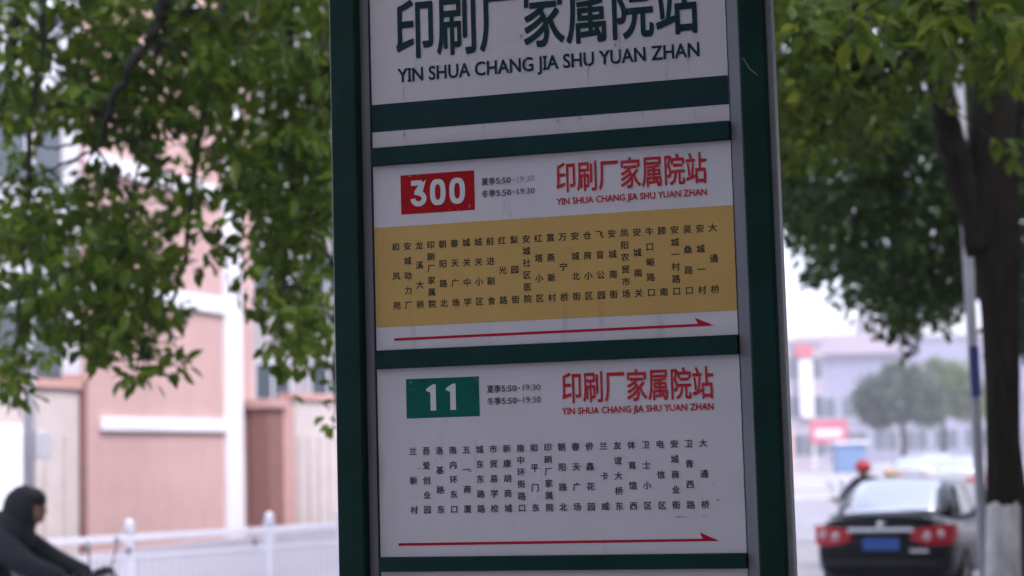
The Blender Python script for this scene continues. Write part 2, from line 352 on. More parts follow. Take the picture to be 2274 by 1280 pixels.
for x, z in ((.015, 2.508), (.065, 2.511), (-.33, 2.505), (.145, 2.662), (-.06, 2.70)): flake(fl, x, z, .003, .006)
fl.build('drip_stain', M['grime'], title)

MB().tube([(.419, -.0303, 2.605), (.432, -.0303, 2.580), (.447, -.0303, 2.566)], .0006, 4).build('scratch', M['peel'], sign)
# ------------------------------------------------------------------ foliage engine
LV = np.array([(0, 0, 0), (-.24, .32, .06), (0, .30, -.01), (.24, .32, .06), (-.20, .66, .03), (0, .66, -.04), (.20, .66, .03), (0, 1, -.10)])
LF = [(0, 2, 1), (0, 3, 2), (1, 2, 5, 4), (2, 3, 6, 5), (4, 5, 7), (5, 6, 7)]
def leaf_frames(centers, n_per, size, spread=.12, droop=.55, whorl=True):
    """whorls of pointed leaves round the tips of drooping twigs -> base points and 3x3 frames"""
    N = len(centers); C = np.repeat(np.asarray(centers), n_per, axis=0); T = len(C)
    ax = rng.normal(size=(N, 3))*.55; ax[:, 2] -= droop; ax /= np.linalg.norm(ax, axis=1)[:, None]; A = np.repeat(ax, n_per, axis=0)
    r = rng.normal(size=(T, 3)); r -= (r*A).sum(1)[:, None]*A; r /= np.linalg.norm(r, axis=1)[:, None]
    t = rng.uniform(-1, .6, T)
    P = C + A*(t*spread)[:, None] + r*(rng.uniform(0, .4, T)*spread)[:, None]
    Y = A*rng.uniform(.1, .9, T)[:, None] + r*rng.uniform(.5, 1.1, T)[:, None]; Y[:, 2] -= rng.uniform(.0, .7, T); Y /= np.linalg.norm(Y, axis=1)[:, None]
    Zg = np.tile((0, 0, 1.), (T, 1)) + rng.normal(size=(T, 3))*.55
    X = np.cross(Y, Zg); X /= np.linalg.norm(X, axis=1)[:, None]; Z = np.cross(X, Y)
    s = size*rng.uniform(.65, 1.2, T); return P, X, Y, Z, s
def leaf_mesh(fr, sel):
    P, X, Y, Z, s = [a[sel] for a in fr]
    V = P[:, None, :] + s[:, None, None]*(LV[None, :, 0:1]*X[:, None]+LV[None, :, 1:2]*Y[:, None]+LV[None, :, 2:3]*Z[:, None])
    T = len(P); n = len(LV); me = bpy.data.meshes.new('foliage')
    lt = np.array([len(f) for f in LF]); li = np.concatenate([np.array(f) for f in LF])
    me.vertices.add(T*n); me.vertices.foreach_set('co', V.reshape(-1).astype(np.float32))
    loops = (li[None, :]+(np.arange(T)*n)[:, None]).reshape(-1); tot = np.tile(lt, T); start = np.concatenate([[0], np.cumsum(tot)[:-1]])
    me.loops.add(len(loops)); me.loops.foreach_set('vertex_index', loops.astype(np.int32))
    me.polygons.add(len(tot)); me.polygons.foreach_set('loop_start', start.astype(np.int32)); me.polygons.foreach_set('loop_total', tot.astype(np.int32))
    me.update(calc_edges=True); return me
def in_frame(P):
    d = P-np.array(CAM); z = d@np.array(FW); x = W0/2+FPX*(d@np.array(RT))/z; y = H0/2-FPX*(d@np.array(UP))/z
    return (z > 0) & (x > -20) & (x < W0+20) & (y > -20) & (y < H0+20), x, y, z
def foliage(fr, m, parent, singles=0, hide_behind_sign=True):
    P = fr[0]; T = len(P); loose = np.zeros(T, bool)
    if singles:
        ok, x, y, z = in_frame(P); ok &= ~((x > 735) & (x < 1760)); idx = np.where(ok)[0]
        idx = idx[np.argsort(z[idx]/fr[4][idx])][:singles]; loose[idx] = True
        lm = bpy.data.meshes.new('leaf'); lm.from_pydata([tuple(v) for v in LV], [], LF); lm.materials.append(m)
        for i in idx:
            s = fr[4][i]; Mx = Matrix.Identity(4)
            for k, a in enumerate((fr[1][i], fr[2][i], fr[3][i])):
                for j in range(3): Mx[j][k] = a[j]*s
            for j in range(3): Mx[j][3] = P[i][j]
            inst('leaf', lm, parent, M=Mx)
    me = leaf_mesh(fr, ~loose); me.materials.append(m)
    o = bpy.data.objects.new('foliage', me); COL.objects.link(o); o.parent = parent; o['kind'] = 'stuff'; return o
def merge(*frs): return tuple(np.concatenate([f[i] for f in frs]) for i in range(5))
def grid_centers(rows, x0, y0, cell, ylo, yhi, per_cell, power=1.0):
    out = []
    for j, r in enumerate(rows):
        vals = [int(c) for c in r.split()]
        for i, d in enumerate(vals):
            lam = per_cell*(d/9)**power; n = rng.poisson(lam) if d else 0
            for _ in range(n):
                p = at(x0+(i+rng.random())*cell, y0+(j+rng.random())*cell, rng.uniform(ylo, yhi)); out.append(tuple(p))
    return np.array(out)
def ell_centers(c, r, n, keep=lambda P: np.ones(len(P), bool)):
    d = rng.normal(size=(n, 3)); d /= np.linalg.norm(d, axis=1)[:, None]; P = np.array(c)+d*np.array(r)*(rng.uniform(.25, 1, n)**.5)[:, None]; return P[keep(P)]
def clear_view(P, m=60):
    ok, x, y, z = in_frame(P); return ~((z > 0) & (x > -m) & (x < W0+m) & (y > -m) & (y < H0+m))
def limb(mb, pts, r0_, r1_, n=8, wob=.04):
    pts = [Vector(p) for p in pts]; out = []; k = 6
    for i in range(len(pts)-1):
        for j in range(k):
            t = j/k; out.append(pts[i].lerp(pts[i+1], t))
    out.append(pts[-1]); L_ = len(out)
    for i in range(1, L_-1): out[i] = out[i]+Vector((random.uniform(-1, 1), random.uniform(-1, 1), random.uniform(-.5, .5)))*wob*.5
    mb.tube(out, [r0_+(r1_-r0_)*i/(L_-1) for i in range(L_)], n)
def twigs(mb, centers, anchors, rad_=.004, every=1, sag=.15):
    A = np.array([tuple(a) for a in anchors])
    for c in centers[::every]:
        d = np.linalg.norm(A-c, axis=1); a = Vector(A[int(d.argmin())]); c = Vector(c)
        if (a-c).length > 2.2: a = c+(a-c).normalized()*1.2
        mid = a.lerp(c, .5)+Vector((0, 0, sag*(a-c).length)); mb.tube([a, mid, c], [rad_*1.8, rad_*1.2, rad_*.6], 4, cap=False)

M['leaf_l'] = leafmat('camphor_leaf_dark', [(.044, .090, .009), (.075, .135, .012), (.100, .172, .015), (.056, .106, .014), (.145, .20, .016)], .48)
M['leaf_r'] = leafmat('camphor_leaf_fresh', [(.045, .085, .010), (.080, .140, .014), (.120, .185, .018), (.060, .110, .014), (.18, .22, .02)], .45)
M['leaf_d'] = leafmat('camphor_leaf_deep', [(.026, .060, .013), (.044, .090, .017), (.036, .078, .020), (.062, .112, .020)], .30)
M['leaf_b'] = leafmat('far_leaf_greyish', [(.05, .085, .05), (.07, .11, .06), (.10, .13, .07)], .3)
M['bark'] = mat('dark_bark', (.032, .027, .018), .92, noise=.7, scale=22, bump=1.0, stretch=(1, 1, .22), spec=.2)
M['bark2'] = mat('twig_bark', (.035, .033, .028), .85, noise=.4, scale=30)
M['lime'] = mat('white_lime_paint', (.62, .62, .65), .85, noise=.5, scale=11, stretch=(1, 1, .3), bump=.3)

# left overhanging tree: its trunk stands on the far side, outside the picture
GL = ['9 8 6 8 9 9 9 9 9 9 9 9 9 9 9', '9 7 4 7 9 9 8 9 9 9 9 9 7 7 8', '9 8 3 6 9 9 8 7 9 9 9 9 8 6 8', '9 6 4 7 9 9 9 8 9 9 9 9 8 7 8',
      '9 5 5 9 9 9 9 9 9 9 9 9 9 8 7', '9 7 6 9 8 9 9 9 9 9 9 9 9 8 7', '9 4 2 3 7 9 9 9 9 9 9 9 9 8 8', '5 2 1 2 4 5 7 6 5 6 9 9 9 9 7',
      '6 3 2 2 5 4 4 4 5 5 8 9 9 9 8', '6 4 4 6 7 7 6 7 8 3 4 7 8 8 8', '8 8 6 7 9 9 8 6 6 1 1 5 7 7 8', '9 8 8 8 9 9 7 4 3 4 1 6 7 8 8',
      '8 8 7 7 9 9 9 7 3 1 5 8 9 9 9', '6 8 9 9 9 9 9 8 5 0 1 7 9 9 9', '5 8 9 9 9 9 8 8 4 0 0 3 6 9 9', '5 3 6 7 8 8 5 7 1 0 0 2 8 8 4',
      '6 4 0 0 0 7 7 5 0 0 0 0 5 7 0', '5 1 0 0 0 0 0 0 0 0 0 0 0 0 0']
TL = Vector((-5.9, 9.2, 0))
tl = empty('street_tree', TL, 0, 'broad camphor tree whose drooping dark green branches hang in front of the pink building', 'tree')
def loc(p, o): return Vector(p)-o
c1 = grid_centers(GL, 0, -15, 50, 8.4, 9.6, 2.2, 1.8); c2 = grid_centers(GL, 0, -45, 50, 10.0, 12.5, 2.6, 2.9)
c3 = ell_centers((-3.6, 9.4, 6.6), (5.5, 4.6, 3.2), 2600, clear_view)
cx = np.array([tuple(at(x, y, 8.8)) for x, y in ((742, 878), (738, 950), (640, 822), (375, 815), (330, 830), (25, 880), (60, 868), (440, 580), (300, 820))])
frl = merge(leaf_frames(c1, 13, .100, .14, .22), leaf_frames(cx, 8, .095, .11), leaf_frames(c2, 14, .105, .16, .25), leaf_frames(c3, 14, .11, .22))
frl = (frl[0]-np.array(TL),)+frl[1:]
def foliage_off(fr, m, parent, off, singles):
    # frames are local to the thing; the frame test needs world points
    global in_frame
    base = in_frame
    in_frame = lambda P: base(P+np.array(off))
    o = foliage(fr, m, parent, singles); in_frame = base; return o
foliage_off(frl, M['leaf_l'], tl, TL, 300)
tb = MB(); limb(tb, [(0, 0, 0), (.1, .05, 1.6), (.3, 0, 3.2), (.7, -.1, 4.6)], .24, .15, 10); tb.build('trunk', M['bark'], tl, smooth=True)
anch = []
def lpath(pp, ra, rb):
    mb = MB(); P = [loc(p, TL) for p in pp]; limb(mb, P, ra, rb, 7, .03); mb.build('branch', M['bark2'], tl, smooth=True); anch.extend([Vector(p) for p in pp]); anch.extend([Vector(pp[i]).lerp(Vector(pp[i+1]), .5) for i in range(len(pp)-1)])
top = TL+Vector((.7, -.1, 4.6))
lpath([top, (-3.8, 9, 5.3), at(520, -260, 8.4), at(375, -10, 8.25), at(330, 90, 8.25), at(262, 200, 8.3), at(215, 330, 8.6)], .060, .010)
lpath([top, at(250, -330, 9.3), at(120, -190, 9.2), at(45, -20, 9.2), at(18, 150, 9.2), at(2, 270, 9.2)], .08, .012)
lpath([(-3.8, 9, 5.3), at(560, -300, 9.4), at(495, -30, 9.4), at(488, 50, 9.4), at(440, 330, 9.4), at(400, 620, 9.2), at(330, 800, 9.0)], .05, .004)
lpath([at(520, -260, 8.4), at(640, -120, 9.3), at(650, 200, 9.3), at(640, 500, 9.2), at(625, 780, 9.0)], .04, .005)
lpath([at(640, -120, 9.3), at(745, 150, 9.1), at(748, 600, 9.0), at(748, 840, 8.9), at(742, 950, 8.8)], .03, .003)
lpath([at(262, 200, 8.3), at(180, 315, 9), at(110, 330, 9), at(70, 322, 9)], .010, .004)
lpath([at(215, 330, 8.6), at(150, 360, 9), at(60, 395, 9), at(0, 420, 9)], .008, .004)
lpath([at(120, -190, 9.2), at(60, 400, 9.1), at(50, 650, 9), at(25, 850, 8.9)], .02, .004)
lpath([at(375, -10, 8.25), at(362, 60, 8.5), at(350, 130, 9.1), at(300, 420, 9.1), at(240, 650, 9)], .014, .004)
tw = MB(); twigs(tw, np.concatenate([c1, cx])-np.array(TL), [a-TL for a in anch], .0032); tw.build('twigs', M['bark2'], tl, kind='stuff')

# right tree with white painted foot, on the pavement
TR = at(2226, 1115, 13.0); TR = Vector((TR.x, 13.0, .12))
tr = empty('street_tree', TR, 0, 'tree with white painted foot and forking dark trunk at the right beside the black car', 'tree')
def tpt(px, py, Y=13.0): return loc(at(px, py, Y), TR)
def trunkring(xl, xr, py, Y=13.0): a, b = at(xl, py, Y), at(xr, py, Y); return (loc((a+b)/2, TR), (b-a).length/2)
secs = [trunkring(2186, 2268, 1400), trunkring(2190, 2264, 1117)]; ext = [(Vector((secs[0][0].x, secs[0][0].y, 0)), secs[0][1]*1.25)]
def ringtube(name, sl, m, n=20, irr=.05):
    rings = []
    for i, (c, r) in enumerate(sl): rings.append([c+Vector((math.cos(2*math.pi*k/n), math.sin(2*math.pi*k/n), 0))*r*(1+irr*math.sin(3*k+i*.7)+irr*.5*math.cos(5*k+i)) for k in range(n)])
    return MB().loft(rings).build(name, m, tr, smooth=True)
lf = ringtube('painted_trunk_foot', ext+secs, M['lime'])
for i_, v_ in enumerate(list(lf.data.vertices)[-20:]): v_.co.z += random.uniform(-.025, .02)
lf.data.update()
ringtube('trunk', [trunkring(2192, 2262, 1150), trunkring(2190.5, 2263.5, 1095), trunkring(2190, 2264, 1000)]+[trunkring(2187, 2264, 850), trunkring(2180, 2264, 700), trunkring(2163, 2264, 560), trunkring(2150, 2264, 470), trunkring(2152, 2260, 380), trunkring(2158, 2256, 260), trunkring(2166, 2250, 120), trunkring(2175, 2246, -60), trunkring(2180, 2240, -300), trunkring(2190, 2230, -700)], M['bark'])
def rlimb(pp, ra, rb, n=9): mb = MB(); limb(mb, [loc(p, TR) for p in pp], ra, rb, n, .03); mb.build('branch', M['bark'], tr, smooth=True)
rlimb([at(2185, 560, 13), at(2150, 430, 13), at(2112, 300, 12.9), at(2080, 180, 12.7), at(2020, 20, 12.4), at(1900, -200, 12), at(1700, -400, 11)], .13, .05)
rlimb([at(2240, 300, 13), at(2290, 120, 13), at(2400, -100, 12.5)], .08, .04)
rlimb([at(2210, -60, 13), at(2160, -250, 11), at(2120, -200, 8.5), at(2150, -60, 7), at(2160, 60, 6.6)], .07, .008)
rlimb([at(2120, -200, 8.5), at(1960, -100, 7), at(1900, 40, 6.8), at(1860, 160, 6.7)], .03, .006)
rlimb([at(1900, -200, 12), at(1850, 0, 10), at(1900, 200, 9.5), at(1960, 300, 9.3)], .03, .006)
GN = ['9 9 9 9 9 9 9 9 9 9 9 9', '9 9 9 9 9 9 9 8 9 9 9 9', '8 9 9 9 9 9 9 8 7 9 9 9', '6 8 9 9 9 9 9 8 4 8 8 5', '8 9 8 9 9 9 8 5 1 2 4 3', '8 9 8 8 8 7 4 2 0 0 0 2', '8 8 7 6 5 4 3 0 0 0 0 2', '6 7 5 3 2 1 0 0 0 0 0 2', '2 2 1 0 0 0 0 0 0 0 0 2']
n1 = grid_centers(['4 5 6 6 7 8 8 8 9 9 9 9', '3 4 5 6 7 7 7 7 9 9 9 9', '2 3 4 4 4 4 4 3 6 8 6 5', '0 1 2 2 1 1 1 0 1 2 1 2'], 1690, -30, 50, 6.3, 7.2, 1.05, 1.6)
n2 = grid_centers(GN, 1690, -40, 50, 8.8, 11.5, 5.4, 1.4)
n3 = ell_centers((4.2, 11.5, 7.2), (5.0, 5.4, 3.2), 2300, clear_view)
fr = merge(leaf_frames(n1, 10, .115, .12), leaf_frames(n2, 14, .10, .16), leaf_frames(n3, 14, .11, .22)); fr = (fr[0]-np.array(TR),)+fr[1:]
foliage_off(fr, M['leaf_r'], tr, TR, 300)
tw = MB(); twigs(tw, np.concatenate([n1, n2])-np.array(TR), [loc(at(x, y, Y), TR) for x, y, Y in ((2160, 0, 6.8), (1960, -100, 7), (1900, 40, 6.8), (1850, 0, 10), (1900, 200, 9.5), (2080, 180, 12), (2020, 20, 12))], .004, 2)
tw.build('twigs', M['bark2'], tr, kind='stuff')

# next tree along the pavement
TQ = Vector((at(2238, 1000, 17.2).x, 17.2, .12))
tq = empty('street_tree', TQ, 0, 'dark leafy street tree behind the forked trunk, its crown hanging over the black car', 'tree')
GQ = ['8 8 9 9 9 9 9 9 9 9 9 9', '9 9 9 9 9 9 9 9 9 9 9 9', '9 9 9 9 9 9 9 9 9 9 9 9', '9 9 9 9 9 8 7 6 6 7 9 9', '9 9 9 9 9 8 7 7 7 8 9 9', '6 8 9 9 9 9 9 9 9 9 9 9',
      '3 4 8 9 9 9 9 9 9 9 9 9', '0 1 6 9 9 9 9 9 9 9 9 9', '0 0 6 9 9 9 9 9 9 7 9 9', '0 0 1 3 6 9 9 8 4 0 5 9', '0 0 0 0 2 6 8 3 0 0 2 9', '0 0 0 0 0 0 1 0 0 0 2 4']
q1 = grid_centers(GQ, 1700, 190, 50, 14.5, 18.8, 15, 1.2)
q2 = ell_centers((TQ.x, 16.2, 7.2), (4.2, 3.2, 2.6), 900, clear_view)
fr = merge(leaf_frames(q1, 13, .11, .17), leaf_frames(q2, 13, .14, .3)); fr = (fr[0]-np.array(TQ),)+fr[1:]
foliage_off(fr, M['leaf_d'], tq, TQ, 0)
mb = MB(); limb(mb, [(0, 0, 0), (0, 0, 2), (-.1, 0, 4), (-.3, 0, 7)], .17, .07); mb.build('trunk', M['bark'], tq, smooth=True)
mb = MB(); limb(mb, [(0, 0, 3.2), (-.8, 0, 4.5), (-2.0, 0, 5.6)], .07, .03); mb.build('branch', M['bark'], tq, smooth=True)

# tree further along on the left, behind the stop board
TM = Vector((at(1010, 1000, 24).x, 24, 0))
tm = empty('street_tree', TM, 0, 'bushy green tree with small leaves behind the left post of the stop board', 'tree')
GM = ['2 3 4 6 8 9 9 9', '2 3 4 5 7 8 8 9', '1 2 4 5 7 8 8 9', '1 3 4 5 8 8 9 9', '1 3 4 6 8 9 8 9', '0 2 4 6 7 8 8 9', '0 1 3 6 7 8 9 9', '0 0 2 5 7 8 8 9', '0 0 1 4 6 7 8 9', '0 0 0 2 4 6 7 9']
m1 = grid_centers(GM, 400, -20, 50, 19, 24, 5.0, 1.6)
m2 = ell_centers((TM.x, 24, 8.0), (4.5, 4, 4.0), 800, lambda P: clear_view(P, 0) | ((in_frame(P)[1] > 760) & (in_frame(P)[1] < 1690) & (in_frame(P)[2] < 700)))
fr = merge(leaf_frames(m1, 13, .11, .2), leaf_frames(m2, 13, .13, .3)); fr = (fr[0]-np.array(TM),)+fr[1:]
foliage_off(fr, M['leaf_d'], tm, TM, 0)
mb = MB(); limb(mb, [(0, 0, 0), (0, 0, 2), (-.2, 0, 4), (-.6, 0, 7)], .18, .07); mb.build('trunk', M['bark'], tm, smooth=True)

# unseen tree added over the stop, its crown shaped to shade the board
TS = road(-4.5, .6, .12)
ts = empty('street_tree', TS, 0, 'large unseen street tree added on the pavement to shade the bus stop', 'tree')
s1 = ell_centers((2.2, -3.0, 6.9), (7.5, 8.0, 2.7), 6800, lambda P: clear_view(P, 120) & (P[:, 2] > 4.4)); fr = leaf_frames(s1, 12, .16, .25); fr = (fr[0]-np.array(TS),)+fr[1:]
foliage_off(fr, M['leaf_d'], ts, TS, 0)
mb = MB(); limb(mb, [(0, 0, 0), (.1, 0, 2.2), (.3, .3, 4.2), (.6, 1.0, 6.5)], .24, .10, 10); mb.build('trunk', M['bark'], ts, smooth=True)

# ------------------------------------------------------------------ facades across the road
M['pink'] = mat('pink_render', (.61, .405, .385), .85, noise=.12, scale=2.2)
M['brick'] = mat('reddish_pillar_stone', (.27, .13, .115), .8, noise=.2, scale=6)
M['coping'] = mat('pink_coping', (.58, .34, .31), .8, noise=.12)
M['cream'] = mat('cream_render', (.60, .53, .52), .85, noise=.12, scale=3)
M['lavk'] = mat('pale_concrete', (.42, .40, .47), .8, noise=.1, scale=3)
M['wtrim'] = mat('white_trim_paint', (.85, .87, .93), .6)
M['greyw'] = mat('grey_render', (.36, .34, .36), .85, noise=.15, scale=1)
M['palew'] = mat('pale_blue_render', (.66, .67, .76), .85, noise=.1, scale=1)
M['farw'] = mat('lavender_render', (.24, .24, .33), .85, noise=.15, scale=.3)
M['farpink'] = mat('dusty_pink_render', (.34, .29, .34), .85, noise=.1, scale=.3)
M['glass'] = mat('window_glass', (.06, .08, .10), .12, spec=.6)
M['glass2'] = mat('dusty_window_glass', (.15, .16, .18), .3)
M['frame'] = mat('window_frame', (.55, .56, .60), .5)
M['railw'] = mat('white_rail_paint', (.64, .65, .77), .45, noise=.08, scale=3)
M['signred'] = mat('shop_sign_red', (.46, .09, .13), .5)
M['signblue'] = mat('shop_panel_blue', (.14, .25, .45), .5)
M['white2'] = mat('white_panel', (.86, .88, .92), .5)
M['dark'] = mat('dark_opening', (.03, .03, .035), .6)
FT = Vector((math.sin(rad(18)), math.cos(rad(18)), 0)); FN = Vector((math.cos(rad(18)), -math.sin(rad(18)), 0))  # along the facade; outwards towards the road
FO = at(350, 1000, 27); FO = Vector((FO.x, 27, 0))
def fs(px, py=1000, off=0.0):
    r = ray(px, py); t = ((FO+FN*off-CAM).dot(FN))/(r.dot(FN)); P = CAM+r*t; return (P-FO).dot(FT), P.z
FM = Matrix((FT, FN, Vector((0, 0, 1)))).transposed().to_4x4()
def fthing(name, label, cat, s0, group=None):
    o = empty(name, FO+FT*s0, 0, label, cat, group); o.rotation_euler = (0, 0, math.atan2(FT.y, FT.x)); return o
# local frame: +x along the facade away from us, -y towards the road (rotation keeps handedness)
sL = fs(190)[0]; sR = fs(566)[0]
pk = fthing('pink_building', 'salmon pink rendered building with white trim bands seen below the leaves', 'building', sL)
def fz(px, py): s, z = fs(px, py); return s-sL, z
H = 14.0
MB().box(0, sR-sL, 0, 9, 0, H).build('wall', M['pink'], pk)
x0, _ = fz(496, 1000); x1, _ = fz(530, 1000)
MB().box(x0, x1, -.10, -.002, .1, H).build('vertical_trim', M['wtrim'], pk, bevel=.01)
for (pxl, pyt, pyb) in ((220, 926, 957), (190, 613, 655), (190, 332, 372)):
    xa, zt = fz(pxl, pyt); _, zb = fz(pxl, pyb)
    MB().box(xa, x0-.003, -.075, -.002, zb, zt).build('horizontal_trim', M['wtrim'], pk, bevel=.01)
for z in (9.1, 11.8): MB().box(0, x0-.003, -.075, -.002, z, z+.24).build('horizontal_trim', M['wtrim'], pk, bevel=.01)
MB().box(-.15, sR-sL+.15, -.2, 9.1, H, H+.25).build('roof_slab', M['wtrim'], pk)
def window(parent, x, z, w_, h_, y=-.0, mw='frame'):
    f = MB(); t = .06
    f.box(x, x+w_, y-.05, y-.002, z, z+t); f.box(x, x+w_, y-.05, y-.002, z+h_-t, z+h_); f.box(x, x+t, y-.05, y-.002, z+t, z+h_-t); f.box(x+w_-t, x+w_, y-.05, y-.002, z+t, z+h_-t)
    f.box(x+w_/2-t/2, x+w_/2+t/2, y-.045, y-.002, z+t, z+h_-t)
    o = f.build('window', M[mw], parent); MB().box(x+t, x+w_-t, y-.02, y-.004, z+t, z+h_-t).build('pane', M['glass'], o); return o
# yard walls either side
def yard_wall(pa, pb, pytop, label, grooves=True):
    sa, _ = fs(pa, 1000, .3); sb, zt = fs(pb, pytop, .36); o = fthing('yard_wall', label, 'wall', sa)
    L_ = sb-sa; MB().box(0, L_, -.30, -.05, 0, zt-.12).build('wall_face', M['cream'], o)
    MB().box(-.03, L_+.03, -.36, .0, zt-.12, zt).build('coping', M['coping'], o, bevel=.01)
    if grooves:
        n = max(2, int(L_/.42))
        for i in range(n):
            x = L_*(i+.5)/n; MB().box(x-.13, x+.13, -.345, -.301, .35, zt-.75).build('raised_panel', M['cream'], o, bevel=.01)
    return o, zt
yw, zt1 = yard_wall(-60, 183, 846, 'cream yard wall with pink coping left of the pink building, behind the scooter rider')
sa, _ = fs(-120, 1000, .46); sb, z_t = fs(50, 942, .46); nb = fthing('notice_board', 'plain bright white hoarding panel on the cream wall at the far left edge', 'board', sa)
MB().box(0, sb-sa, -.46, -.37, .5, z_t).build('panel', M['white2'], nb, bevel=.01)
for x in (.08, sb-sa-.08): MB().box(x-.03, x+.03, -.43, -.38, .13, .5).build('leg', M['frame'], nb)
sa, _ = fs(184, 1000, .34); p1 = fthing('gate_pillar', 'slim reddish brown pillar edge where the cream wall meets the pink building', 'pillar', sa)
MB().box(0, .12, -.34, -.06, 0, zt1-.02).build('shaft', M['brick'], p1, bevel=.01); MB().box(-.03, .15, -.40, -.02, zt1-.02, zt1+.1).build('cap', M['coping'], p1, bevel=.01)
sa, _ = fs(598, 1000, .44); sb, _ = fs(630, 1000, .44); _, zp = fs(600, 885, .5); p2 = fthing('gate_pillar', 'wide dark reddish brown gate pillar with pink cap right of the white vertical band', 'pillar', sa)
Lp = sb-sa; MB().box(0, Lp, -.44, -.06, 0, zp-.16).build('shaft', M['brick'], p2, bevel=.01); MB().box(-.08, Lp+.08, -.52, -.02, zp-.16, zp).build('cap', M['coping'], p2, bevel=.01)
MB().box(Lp+.001, Lp+.45, -.43, -.05, 0, zp-.12).build('side_pier', M['coping'], p2, bevel=.01)
yard_wall(655, 1000, 893, 'cream panelled yard wall running right from the wide brown pillar behind the railing')
sa, _ = fs(-60, 1000, 1.2); sb, _ = fs(1100, 1000, 1.2); lw = fthing('low_wall', 'low pale kerb wall along the foot of the pink building behind the railing', 'wall', sa)
MB().box(0, sb-sa, -1.5, -1.2, 0, .70).build('wall_face', M['lavk'], lw)
# wall carrying on far down the road (seen right of the board)
sa, _ = fs(1000, 1000, .3); o = fthing('yard_wall', 'long pale boundary wall far down the road at the right edge of the stop board', 'wall', sa)
MB().box(0, 45, -.3, -.05, 0, 2.45).build('wall_face', M['cream'], o); MB().box(0, 45, -.36, 0, 2.452, 2.57).build('coping', M['cream'], o)
for i in range(11): MB().box(3+i*4, 3.5+i*4, -.42, -.31, 0, 2.4).build('pier', M['cream'], o)
MB().box(45.003, 45.5, -.5, .0, 0, 2.7).build('end_pier', M['coping'], o, bevel=.02)

def block(name, label, pxl, pxr, Y, ztop, m, wz, ww, wh, nx, depth=10, cat='building', roof='greyw', rz=0):
    a, b = at(pxl, 900, Y), at(pxr, 900, Y); L_ = b.x-a.x; o = empty(name, (a.x, Y, 0), rz, label, cat)
    MB().box(0, L_, 0, depth, 0, ztop).build('wall', M[m], o); MB().box(-.2, L_+.2, -.25, depth+.2, ztop, ztop+.35).build('roof_slab', M[roof], o)
    for z in wz:
        for i in range(nx): window(o, L_*(i+.5)/nx-ww/2, z, ww, wh)
    return o
pb = fthing('apartment_building', 'pale bluish apartment block glimpsed through the leaves at the far left', 'building', sL-16)
MB().box(0, 15.98, .06, 9, 0, 16.5).build('wall', M['palew'], pb); MB().box(-.2, 15.97, -.15, 9.2, 16.5, 16.8).build('roof_slab', M['wtrim'], pb)
for z in (2.55, 5.6, 8.7, 11.8): 
    for x in (2.0, 5.2, 8.4, 11.6): window(pb, x, z, 1.5, 1.5, .06)
    window(pb, 13.75, z, 1.75, 1.5, .06)
for z in (5.1, 8.2, 11.3): MB().box(.2, 15.7, -.10, .058, z, z+.22).build('floor_band', M['wtrim'], pb)
block('apartment_building', 'grey flat fronted block with dark windows showing over the cream wall beside the board', 545, 1040, 46, 17, 'greyw', (3.2, 6.1, 9.0, 11.9, 14.6), 1.0, 1.25, 4)

# far end of the street
fb = block('office_building', 'long hazy lavender building closing the far end of the street', 1795, 2400, 205, 14.2, 'farw', (1.2, 5.2), 3.0, 2.5, 9, depth=14, roof='farpink')
MB().box(-1.5, at(2020, 900, 205).x-at(1795, 900, 205).x, -.9, -.26, 12.6, 14.8).build('parapet', M['farpink'], fb)
MB().box(7.0, 10, 2, 5, 14.56, 17.2).build('roof_box', M['greyw'], fb)
fc = block('shop_building', 'hazy narrow pinkish shop block with a white vertical sign just right of the board', 1690, 1830, 165, 11.7, 'farpink', (1.0, 4.6, 8.2), 2.0, 2.2, 3, depth=14)
def sgn(name, label, pl, pr, pt, pb, Y, m, cat='sign', th=.3):
    a, b = at(pl, pb, Y), at(pr, pt, Y); o = empty(name, (a.x, Y, a.z), 0, label, cat)
    MB().box(0, b.x-a.x, 0, th, 0, b.z-a.z).build('panel', M[m], o, bevel=.02); return o, b.x-a.x, b.z-a.z
sgn('shop_sign', 'tall narrow white vertical sign on the hazy block beside the board', 1778, 1803, 798, 928, 164.4, 'frame')
sgn('shop_sign', 'small red sign above the tall white vertical sign', 1768, 1803, 766, 794, 164.4, 'signred')
o, sw, sh = sgn('shop_sign', 'wide red shop sign with a white middle band low in the distance', 1800, 1881, 932, 986, 140, 'signred')
MB().box(sw*.13, sw*.85, -.04, -.003, sh*.25, sh*.62).build('white_band', M['frame'], o)
for x in (.2, sw-.4): MB().box(x, x+.2, .1, .25, -at(1840, 986, 140).z, -.002).build('post', M['frame'], o)
o, sw, sh = sgn('blue_booth', 'blurred small blue booth standing left of the round tree', 1862, 1922, 985, 1050, 128, 'signblue', 'booth', 2.2)
MB().box(-.15, sw+.15, -.2, 2.4, sh, sh+.2).build('roof', M['white2'], o); MB().box(0, sw, .05, 2.1, -at(1890, 1050, 128).z, -.002).build('base', M['frame'], o)
